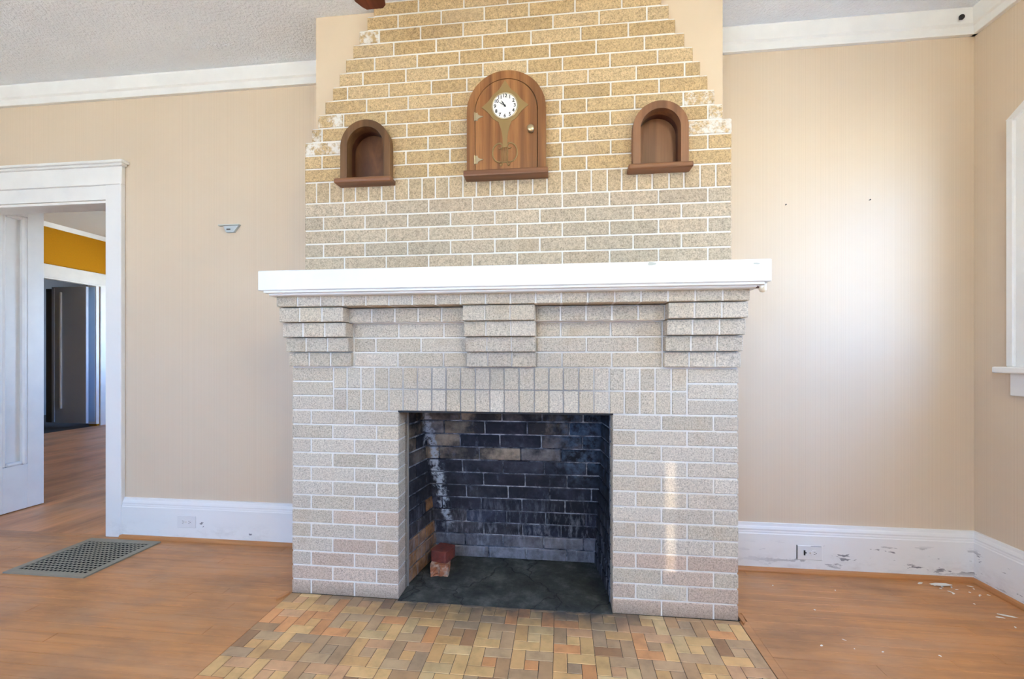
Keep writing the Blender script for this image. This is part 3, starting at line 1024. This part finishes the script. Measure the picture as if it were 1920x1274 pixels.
UP = [[-1.077, -.859, -.642, -.425, -.2075, .0, .123, .340, .558], [-1.19, -.971, -.754, -.532, -.315, -.10, .011, .234, .451, .668],
      [-1.077, -.859, -.642, -.425, -.2075, .0, .127, .340, .558], [-1.19, -.968, -.749, -.532, -.315, -.10, .013, .232, .450, .668],
      [-1.076, -.855, -.638, -.425, -.2075, .0, .123, .343, .560], [-.956, -.742, -.525, -.31, -.10, .014, .234, .453],
      [-1.055, -.840, -.625, -.449, -.25, -.061, .130, .350, .566], [-.975, -.754, -.539, -.370, -.155, .011, .231, .446],
      [-.914, -.697, -.485, -.270, -.049, .167, .387], [-.816, -.601, -.372, -.138, .096, .314],
      [-.891, -.679, -.467, -.253, -.034, .181, .397], [-.794, -.576, -.363, -.148, .069, .285], [-.690, -.463, -.250, -.030, .190, .40]]
for i in range(13):
    z0, z1 = 2.013 + i * .0675, 2.013 + (i + 1) * .0675
    z1 = min(z1, CZ)
    js = [LE[i]] + [v for v in UP[i] if LE[i] + .02 < v < RE[i] - .02] + [RE[i]]
    if i > 2:
        slabs.append((LE[i] + .003, RE[i] - .003, z0, z1))
    for p, q in zip(js, js[1:]):
        PUT.append((p, q, z0, z1, TANS, js))


def arch(cx_, hw, z0, spring, n=28, rise=None):
    rise = hw if rise is None else rise
    pts = [(cx_ - hw, z0), (cx_ + hw, z0)]
    for k in range(n + 1):
        a_ = math.pi * k / n
        pts.append((cx_ + hw * math.cos(a_), spring + rise * math.sin(a_)))
    return pts


NICHES = [(-.944, .126, 2.165), (.450, .122, 2.170)]
cutme = prism(arch(NICHES[0][0], NICHES[0][1] - .012, 1.996, NICHES[0][2]), 'y', .02, .30)
addprism(cutme, arch(NICHES[1][0], NICHES[1][1] - .012, 1.996, NICHES[1][2]), 'y', .02, .30)
cutter = link('cutter', cutme)
bpy.context.view_layer.update()


def carve(o):
    md = o.modifiers.new('b', 'BOOLEAN')
    md.operation = 'DIFFERENCE'
    md.object = cutter
    md.solver = 'EXACT'
    bpy.context.view_layer.update()
    dg = bpy.context.evaluated_depsgraph_get()
    me = bpy.data.meshes.new_from_object(o.evaluated_get(dg))
    o.modifiers.clear()
    o.data = me
    return len(me.polygons)


for a, b, z0, z1 in slabs:
    o = part('mortar', boxes((a, b, YO + .003, .158, z0, z1)), M_mortar, om)
    if z0 < 2.28:
        carve(o)
for p, q, z0, z1, pal, js in PUT:
    p_ = p - (J if p == js[0] else 0)
    q_ = q + (J if q == js[-1] else 0)
    hide = False
    hit = False
    for cx_, hw, sp_ in NICHES:
        h_ = hw - .012
        if q > cx_ - h_ and p < cx_ + h_ and z1 > 1.996 and z0 < sp_ + h_:
            hit = True
            if p > cx_ - h_ and q < cx_ + h_ and z1 < sp_ + .05 and z0 > 1.99:
                hide = True
    if hide:
        continue
    b_ = brick(p_, q_, z0, z1, YO, .055, om, pal)
    if z0 > 2.12 and (p == js[0] or q == js[-1]) and (z0 < 2.33 or (p == js[0] and 2.68 < z0 < 2.70)):
        b_.color[3] = 0.0
    if hit:
        b_.data = b_.data.copy()
        b_.data.transform(Matrix.Identity(4))
        if carve(b_) == 0:
            bpy.data.objects.remove(b_)
bpy.data.objects.remove(cutter)
part('top_trim', boxes((-.62, .44, YO - .03, YO + .01, CZ - .012, CZ)), M_white, om)


# ------------------------------------------------------------------ arched niches
def ring(outer, inner, y0, y1):
    """prism between two outlines with the same number of points, open below"""
    bm = bmesh.new()
    n = len(outer)
    a = [bm.verts.new((p[0], y0, p[1])) for p in outer]
    b = [bm.verts.new((p[0], y0, p[1])) for p in inner]
    c = [bm.verts.new((p[0], y1, p[1])) for p in outer]
    d = [bm.verts.new((p[0], y1, p[1])) for p in inner]
    for i in range(n - 1):
        bm.faces.new((a[i], a[i + 1], b[i + 1], b[i]))
        bm.faces.new((c[i], d[i], d[i + 1], c[i + 1]))
        bm.faces.new((a[i], c[i], c[i + 1], a[i + 1]))
        bm.faces.new((b[i], b[i + 1], d[i + 1], d[i]))
    for i in (0, n - 1):
        bm.faces.new((a[i], b[i], d[i], c[i]))
    return bm


def openarch(cx_, hw, z0, spring, n=28, rise=None):
    p = arch(cx_, hw, z0, spring, n, rise)
    return p[1:] + [p[0]]


def niche(cx_, hw, sp_, m, label, ends):
    t = thing('wall_niche', (cx_, YO, 1.98), label, 'niche', 'arched wooden niches in the brick')
    fw = .034
    bm = ring(openarch(cx_, hw, 2.0, sp_), openarch(cx_, hw - fw, 2.0, sp_), .058, .112)
    bmesh.ops.bevel(bm, geom=[e_ for e_ in bm.edges if e_.calc_face_angle(0) > 1.0], offset=.004, segments=2, affect='EDGES')
    part('arched_frame', bm, m, t)
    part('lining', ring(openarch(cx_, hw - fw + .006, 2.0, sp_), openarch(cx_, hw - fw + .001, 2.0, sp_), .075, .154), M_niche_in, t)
    part('back_panel', prism(arch(cx_, hw - fw + .006, 2.0, sp_), 'y', .150, .156), M_niche_back if cx_ < 0 else m, t)
    part('niche_floor', boxes((cx_ - hw + fw - .006, cx_ + hw - fw + .006, .07, .154, 1.998, 2.004)), m, t)
    part('sill', boxes((ends[0], ends[1], .036, .112, 1.980, 2.005), bev=.009, seg=3), M_walnut_x, t)


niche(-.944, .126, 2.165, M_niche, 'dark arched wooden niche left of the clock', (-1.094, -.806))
niche(.450, .122, 2.170, M_niche2, 'lighter brown arched wooden niche right of the clock', (.306, .588))

# ------------------------------------------------------------------ the built-in clock
CX = -.2515
ck = thing('wall_clock', (CX, YO, 1.98), 'arched wooden clock with brass star plate and lyre ornament', 'clock')
bm = ring(openarch(CX, .186, 2.005, 2.288), openarch(CX, .148, 2.005, 2.288), .050, .10)
bmesh.ops.bevel(bm, geom=[e_ for e_ in bm.edges if e_.calc_face_angle(0) > 1.0], offset=.004, segments=2, affect='EDGES')
part('arched_frame', bm, M_walnut, ck)
part('sill', boxes((-.451, -.055, .030, .105, 1.980, 2.008), bev=.006, seg=2), M_walnut_x, ck)
part('backing', prism(arch(CX, .150, 2.006, 2.288), 'y', .075, .098), M_dark, ck)
cdoor = part('clock_door', prism(arch(CX, .1448, 2.013, 2.288), 'y', .0505, .074), M_walnut, ck)
# brass plate: round with three cusps, and a neck that runs down to the lyre
DX, DZc = -.2565, 2.306
pts = []
for k in range(144):
    a_ = 2 * math.pi * k / 144
    r_ = .078
    for tip_a, tip in ((math.pi / 2, .121), (0.0, .110), (math.pi, .110)):
        dl = abs((a_ - tip_a + math.pi) % (2 * math.pi) - math.pi)
        if dl < .64:
            r_ = max(r_, .078 + (tip - .078) * (1 - dl / .64) ** 2.7)
    pts.append((DX + r_ * math.cos(a_), DZc + r_ * math.sin(a_)))
plate = part('brass_plate', prism(pts, 'y', .0475, .0510), M_brass, ck)
neck = []
for f in [i / 12 for i in range(13)]:
    z_ = DZc - .072 - f * .120
    neck.append((.0100 + .021 * (1 - f) ** 2.6, z_))
pts = [(DX - a, z_) for a, z_ in neck] + [(DX + a, z_) for a, z_ in neck[::-1]]
part('neck', prism(pts, 'y', .0478, .0510), M_brass, plate)
bm = bmesh.new()
zl = 2.115
for s_ in (-1, 1):
    path = []
    for f in [i / 30 for i in range(31)]:          # inner scroll at the top, out, round and in to the foot
        a_ = math.radians(330 - 300 * f)
        if f < .3:
            ff = f / .3
            an = math.radians(-60 + 240 * ff)
            path.append((DX + s_ * (.026 + .011 * math.cos(math.pi - an) * (1.0)), .0490, zl + .006 + .011 * math.sin(an)))
        else:
            ff = (f - .3) / .7
            an = math.radians(100 - 190 * ff)
            path.append((DX + s_ * (.022 + .037 * math.cos(an)), .0490, zl - .028 + .046 * math.sin(an)))
    # keep it smooth: outer bow only plus a curl
    bow = [(DX + s_ * (.024 + .034 * math.cos(math.radians(an))), .0490, zl - .026 + .044 * math.sin(math.radians(an))) for an in range(105, -100, -10)]
    addtube(bm, bow, .0034, 6)
    curl = [(DX + s_ * (.022 + .010 * math.cos(math.radians(an))), .0490, zl + .005 + .011 * math.sin(math.radians(an))) for an in range(80, 330, 20)]
    addtube(bm, curl, .0030, 6)
    addtube(bm, [(DX + s_ * .006, .0490, zl - .005), (DX + s_ * .006, .0490, zl - .072)], .0015, 6)
    addtube(bm, [(DX + s_ * .014, .0490, zl - .002), (DX + s_ * .013, .0490, zl - .070)], .0024, 6)
    foot = [(DX + s_ * (.010 + .013 * f_), .0490, zl - .070 - .016 * math.sin(f_ * 2.6)) for f_ in [i / 8 for i in range(9)]]
    addtube(bm, foot, .0032, 6)
addtube(bm, [(DX, .0490, zl), (DX, .0490, zl - .072)], .0015, 6)
addtube(bm, [(DX - .022, .0490, zl - .071), (DX + .022, .0490, zl - .071)], .0026, 6)
part('lyre', bm, M_brass, plate, True)


def disc(cx_, cz_, r_, y0, y1, n=48):
    return prism([(cx_ + r_ * math.cos(2 * math.pi * k / n), cz_ + r_ * math.sin(2 * math.pi * k / n)) for k in range(n)], 'y', y0, y1)


bm = bmesh.new()
addtube(bm, [(DX + .0595 * math.cos(2 * math.pi * k / 48), .0470, DZc + .0595 * math.sin(2 * math.pi * k / 48)) for k in range(49)], .0034, 8, False)
part('bezel', bm, M_gold, ck, True)
dial = part('dial', disc(DX, DZc, .0580, .0462, .0500), M_dial, ck)
for k in range(1, 13):
    a_ = math.radians(90 - 30 * k)
    cu = bpy.data.curves.new('numeral', 'FONT')
    cu.body = str(k)
    cu.size = .0225
    cu.align_x = 'CENTER'
    cu.align_y = 'CENTER'
    cu.extrude = .0002
    cu.offset = .0005
    cu.materials.append(M_black.m)
    tmp = bpy.data.objects.new('tmp', cu)
    COL.objects.link(tmp)
    bpy.context.view_layer.update()
    me = bpy.data.meshes.new_from_object(tmp.evaluated_get(bpy.context.evaluated_depsgraph_get()))
    bpy.data.objects.remove(tmp)
    o = bpy.data.objects.new('numeral', me)
    COL.objects.link(o)
    o.parent = dial
    o.location = Vector((DX + .0465 * math.cos(a_), .0458, DZc + .0465 * math.sin(a_))) - wloc(dial)
    o.rotation_euler = (math.pi / 2, 0, 0)


def hand(name, deg, ln, wd, y_):
    a_ = math.radians(90 - deg)
    d_ = Vector((math.cos(a_), math.sin(a_)))
    n_ = Vector((-d_.y, d_.x))
    c_ = Vector((DX, DZc))
    pts = [c_ - d_ * .008 + n_ * wd * .4, c_ + d_ * ln * .55 + n_ * wd, c_ + d_ * ln, c_ + d_ * ln * .55 - n_ * wd, c_ - d_ * .008 - n_ * wd * .4]
    part(name, prism([(p.x, p.y) for p in pts], 'y', y_ - .0008, y_), M_black, dial)


hand('hour_hand', 327, .031, .0026, .0450)
hand('minute_hand', 303, .038, .0014, .0440)
part('hand_hub', disc(DX, DZc, .0042, .0425, .0460, 16), M_black, dial)
for hz in (2.264, 2.062):
    bm = bmesh.new()
    hx = -.399
    addprism(bm, [(hx - .004, hz - .017), (hx + .004, hz - .017), (hx + .012, hz - .020), (hx + .016, hz - .010), (hx + .022, hz - .006),
                  (hx + .040, hz), (hx + .022, hz + .006), (hx + .016, hz + .010), (hx + .012, hz + .020), (hx + .004, hz + .017), (hx - .004, hz + .017)], 'y', .0480, .0505)
    addtube(bm, [(hx, .0475, hz - .020), (hx, .0475, hz + .020)], .0036, 8)
    part('hinge', bm, M_gold, ck)
bm = bmesh.new()
addtube(bm, [(-.135, .0505, 2.186), (-.135, .046, 2.186), (-.135, .036, 2.186), (-.135, .030, 2.186), (-.135, .025, 2.186), (-.135, .022, 2.186)], [.014, .007, .007, .0155, .0165, .010], 18)
part('knob', bm, M_gold, ck, True)

# ------------------------------------------------------------------ hearth: pinwheel tiles
he = thing('hearth', (-.25, -.3, 0), 'tan and orange tile hearth set in the wooden floor', 'hearth')
part('mortar_bed', boxes((HX0, .762, -.62, .02, -.06, -.0015)), M_grout, he)
part('wooden_border', boxes((.7625, .797, -.60, .0, -.03, .0008), (HX0 - .0004, .797, -.6200, -.5945, -.03, .0005), bev=.0008), M_floor, he)
PAL = [(lin(220, 180, 122), 6), (lin(212, 168, 112), 5), (lin(180, 150, 116), 4), (lin(172, 138, 102), 3), (lin(214, 150, 98), 4), (lin(208, 162, 122), 4),
       (lin(190, 162, 126), 4), (lin(152, 114, 84), 1), (lin(216, 186, 136), 4), (lin(164, 142, 116), 2)]
POOL = [c for c, n_ in PAL for _ in range(n_)]
UX, UY = .0525, .0517
G = .0009
for bx_i in range(13):
    X0 = -1.2865 + bx_i * .1575
    for by_i in range(4):
        Y0 = .026 - by_i * .155
        for c0, c1_, r0, r1 in ((0, 1, 0, 2), (1, 3, 0, 1), (1, 2, 1, 2), (2, 3, 1, 3), (0, 2, 2, 3)):
            xa, xb = X0 + c0 * UX, X0 + c1_ * UX
            ya, yb_ = Y0 - r1 * UY, Y0 - r0 * UY
            yb_ = min(yb_, .0)
            if yb_ - ya < .006:
                continue
            c = R.choice(POOL)
            c = tuple(.76 * a_ + .24 * b_ for a_, b_ in zip(c, lin(194, 152, 108)))
            f = R.uniform(.90, 1.10)
            block('tile', xa + G, xb - G, ya + G, yb_ - G, -.014, R.uniform(-.0003, .0005), M_tile, he, shade(c, f), .0016)

# ------------------------------------------------------------------ loose red bricks in the firebox
def rough_brick(name, dx, dy, dz, loc, rz, mat, label, chew):
    bm = bmesh.new()
    addbox(bm, -dx / 2, dx / 2, -dy / 2, dy / 2, 0, dz)
    bmesh.ops.subdivide_edges(bm, edges=bm.edges[:], cuts=6, use_grid_fill=True)
    rr = random.Random(len(name) + int(dx * 1e4))
    for v in bm.verts:
        k = (rr.random() - .5) * chew
        v.co.x += k * .6
        v.co.y += (rr.random() - .5) * chew
        if v.co.z > .004:
            v.co.z += (rr.random() - .5) * chew * .5
        for ax, hl in ((0, dx / 2), (1, dy / 2)):
            pass
        # knocked corners
        ex = abs(v.co.x) / (dx / 2) + abs(v.co.y) / (dy / 2)
        if ex > 1.8:
            v.co.x *= .93
            v.co.y *= .94
        if chew > .004 and v.co.y < -dy * .40:
            v.co.y += .010 * abs(math.sin(v.co.x * 70)) - .004
            if abs(v.co.x + .012) < .009:
                v.co.y += .012
    o = link(name, mesh_from(bm, name), mat, None, loc)
    o.rotation_euler.z = rz
    return tag(o, label, 'brick', 'loose red bricks in the firebox')


rough_brick('loose_brick', .094, .108, .056, (-.628, .275, .001), math.radians(8), M_orange, 'broken orange brick lying on the firebox floor under another', .006)
rough_brick('loose_brick', .096, .104, .057, (-.622, .308, .058), math.radians(-15), M_red, 'dark red half brick on top of the broken orange one', .002)

# ------------------------------------------------------------------ floor grille
gr = thing('floor_grille', (-2.665, .22, 0), 'grey metal floor grille in the wood floor by the doorway', 'grille')
gx0, gx1, gy0, gy1 = GR
fw = .036
bm = bmesh.new()
zt = .0075
for (a, b, c, d) in ((gx0, gx1, gy0, gy0 + fw), (gx0, gx1, gy1 - fw, gy1), (gx0, gx0 + fw, gy0 + fw, gy1 - fw), (gx1 - fw, gx1, gy0 + fw, gy1 - fw)):
    addbox(bm, a, b, c, d, .0003, zt)
part('rim', bm, M_grille, gr)
bm = bmesh.new()
nx, ny = 16, 15
ix0, ix1, iy0, iy1 = gx0 + fw, gx1 - fw, gy0 + fw, gy1 - fw
for k in range(nx + 1):
    xk = ix0 + (ix1 - ix0) * k / nx
    addbox(bm, xk - .0034, xk + .0034, iy0, iy1, .0052, .0066)
for k in range(ny + 1):
    yk = iy0 + (iy1 - iy0) * k / ny
    addbox(bm, ix0, ix1, yk - .0042, yk + .0042, .0054, .0068)
tag(part('lattice', bm, M_grille, gr), kind='stuff')
part('duct_shade_sheet', boxes((ix0, ix1, iy0, iy1, .0003, .0006)), M_dark, gr)  # flat black sheet stands in for the shade down the duct

# ------------------------------------------------------------------ outlets
def outlet(cx_, cz_, label, painted):
    t = thing('power_outlet', (cx_, YB - .024, cz_), label, 'outlet')
    yf = YB - .024
    part('plate', boxes((cx_ - .062, cx_ + .062, yf - .005, yf + .002, cz_ - .037, cz_ + .037), bev=.0022), M_outlet, t)
    for s_ in (-1, 1):
        xo = cx_ + s_ * .021
        rc = part('receptacle', disc(xo, cz_, .0165, yf - .0072, yf - .004, 24), M_outlet, t)
        bm = bmesh.new()
        if painted and s_ < 0:
            addbox(bm, xo - .011, xo - .003, yf - .0078, yf - .006, cz_ - .012, cz_ + .014)
            addbox(bm, xo - .003, xo + .003, yf - .0078, yf - .006, cz_ - .002, cz_ + .004)
        else:
            for dz_ in (-.006, .006):
                addbox(bm, xo - .004, xo + .004, yf - .0076, yf - .006, cz_ + dz_ - .0009, cz_ + dz_ + .0009)
            addbox(bm, xo + .006, xo + .010, yf - .0076, yf - .006, cz_ - .002, cz_ + .002)
        part('slots', bm, M_black, rc)
    part('screw', disc(cx_, cz_, .003, yf - .0062, yf - .004, 10), M_gold, t)
    if painted:
        bm = bmesh.new()
        addbox(bm, cx_ - .064, cx_ - .0615, yf - .0045, yf, cz_ - .034, cz_ + .038)
        addbox(bm, cx_ + .004, cx_ + .056, yf - .0052, yf - .004, cz_ + .0345, cz_ + .0360)
        part('chipped_edge', bm, M_black, t)


outlet(-2.289, .119, 'white duplex outlet on the left baseboard near the door', False)
outlet(1.300, .108, 'chipped painted outlet on the scuffed right baseboard', True)

# ------------------------------------------------------------------ small things on the walls
wb = thing('wall_bracket', (-2.01, YB, 1.92), 'small pale grey green bracket on the left wallpaper', 'bracket')
part('top_rail', boxes((-2.084, -1.945, YB - .022, YB, 1.940, 1.948), bev=.002), M_pale, wb)
part('body', prism([(-2.052, 1.939), (-1.952, 1.939), (-1.984, 1.900), (-2.034, 1.900)], 'y', YB - .016, YB), M_pale2, wb)
part('clip', boxes((-2.028, -2.004, YB - .019, YB - .015, 1.914, 1.921)), M_iron, wb)
for cx_, cz_, lab in ((1.192, 1.946, 'tiny dark nail in the right wallpaper, nearer the chimney'), (1.604, 1.955, 'tiny dark nail in the right wallpaper, nearer the corner')):
    bm = bmesh.new()
    addtube(bm, [(cx_, YB, cz_), (cx_, YB - .008, cz_), (cx_, YB - .0082, cz_), (cx_, YB - .010, cz_)], [.0016, .0016, .0034, .0031], 10)
    tag(link('nail', bm, M_iron), lab, 'nail')
bm = bmesh.new()
addtube(bm, [(2.002, .470, 2.842), (2.002, .455, 2.842), (2.002, .4548, 2.842), (2.002, .450, 2.842)], [.006, .006, .013, .012], 14)
tag(link('screw_hook', bm, M_iron), 'dark round screw head in the white crown near the corner', 'screw')
kn = thing('ceramic_knob', (.79, -.14, 1.4275), 'small ivory ceramic knob under the right end of the mantel', 'knob')
bm = bmesh.new()
addtube(bm, [(.797, -.140, 1.427), (.797, -.140, 1.420), (.797, -.140, 1.402), (.797, -.140, 1.394), (.797, -.140, 1.391)], [.012, .014, .0145, .011, .004], 16)
part('body', bm, M_ivory, kn, True)
bm = bmesh.new()
addtube(bm, [(.797, -.142, 1.413), (.781, -.148, 1.411), (.776, -.150, 1.411)], [.010, .010, .008], 12)
part('stub', bm, M_ivory, kn, True)
bm = bmesh.new()
addtube(bm, [(.778, -.149, 1.411), (.768, -.152, 1.411)], [.006, .006], 10)
part('screw', bm, M_rust, kn)

# ------------------------------------------------------------------ ceiling fan (only one blade tip shows)
fn = thing('ceiling_fan', (-.775, -.86, CZ), 'red brown ceiling fan, one blade tip before the chimney', 'fan')
FZ = 2.606
bm = bmesh.new()
addtube(bm, [(-.775, -.86, CZ), (-.775, -.86, CZ - .03), (-.775, -.86, CZ - .05), (-.775, -.86, 2.74), (-.775, -.86, 2.73), (-.775, -.86, 2.60), (-.775, -.86, 2.575)], [.07, .065, .014, .014, .09, .10, .05], 20)
part('motor', bm, M_brass, fn, True)
for k in range(5):
    an = math.radians(90 + 72 * k)
    M = Matrix.Translation((-.775, -.86, FZ)) @ Matrix.Rotation(an, 4, 'Z')
    out = [(.16, -.05), (.60, -.062), (.640, -.052), (.655, -.034), (.655, .036), (.640, .050), (.610, .066), (.16, .052)]
    bm = prism(out, 'z', -.004, .004)
    bmesh.ops.transform(bm, matrix=M, verts=bm.verts)
    part('blade', bm, M_mahog, fn)
    bm = boxes((.08, .22, -.018, .018, .004, .010))
    bmesh.ops.transform(bm, matrix=M, verts=bm.verts)
    part('blade_iron', bm, M_brass, fn)

# ------------------------------------------------------------------ paint flakes and splinters on the floor
def flake(x_, y_, sx_, sy_, rz, label=None):
    bm = bmesh.new()
    n = 7
    top = []
    for k in range(n):
        a_ = 2 * math.pi * k / n
        r_ = R.uniform(.7, 1.0)
        top.append((sx_ * r_ * math.cos(a_), sy_ * r_ * math.sin(a_)))
    addprism(bm, top, 'z', 0, .0006)
    for v in bm.verts:
        v.co.z += .35 * abs(v.co.y) + .0006 + .06 * abs(v.co.x)
    o = link('paint_flake', bm, M_flake, None, (x_, y_, 0))
    o.rotation_euler.z = rz
    tag(o, label or 'small white paint flake on the wood floor by the right wall', 'paint flake', 'paint flakes on the wood floor')


flake(1.875, .415, .060, .016, .05, 'largest white paint flake, long, below the right baseboard')
flake(1.790, .425, .022, .008, .6, 'narrow white paint flake at the left end of the flakes by the wall')
flake(1.940, .165, .040, .010, -.35, 'long white paint flake near the right wall, away from the corner')
flake(1.900, .150, .024, .006, -.2, 'thin white paint flake beside the long one near the right wall')
for _ in range(26):
    if R.random() < .6:
        flake(R.uniform(1.84, 2.03), R.uniform(.33, .43), R.uniform(.005, .016), R.uniform(.003, .007), R.uniform(0, 3))
    else:
        flake(R.uniform(1.0, 2.0), R.uniform(-.2, .40), R.uniform(.003, .009), R.uniform(.002, .005), R.uniform(0, 3))
bm = prism([(-1.325, -.055), (-1.300, -.012), (-1.289, -.004), (-1.288, -.022), (-1.296, -.050), (-1.312, -.075)], 'z', .0006, .009)
tag(link('splinter', bm, M_shoe), 'small wood splinter at the lower left corner of the fireplace', 'splinter')
bm = prism([(.770, -.030), (.784, -.012), (.790, .03), (.778, .05), (.768, .02)], 'z', .001, .010)
tag(link('splinter', bm, M_shoe), 'small wood splinter at the lower right corner of the fireplace', 'splinter')
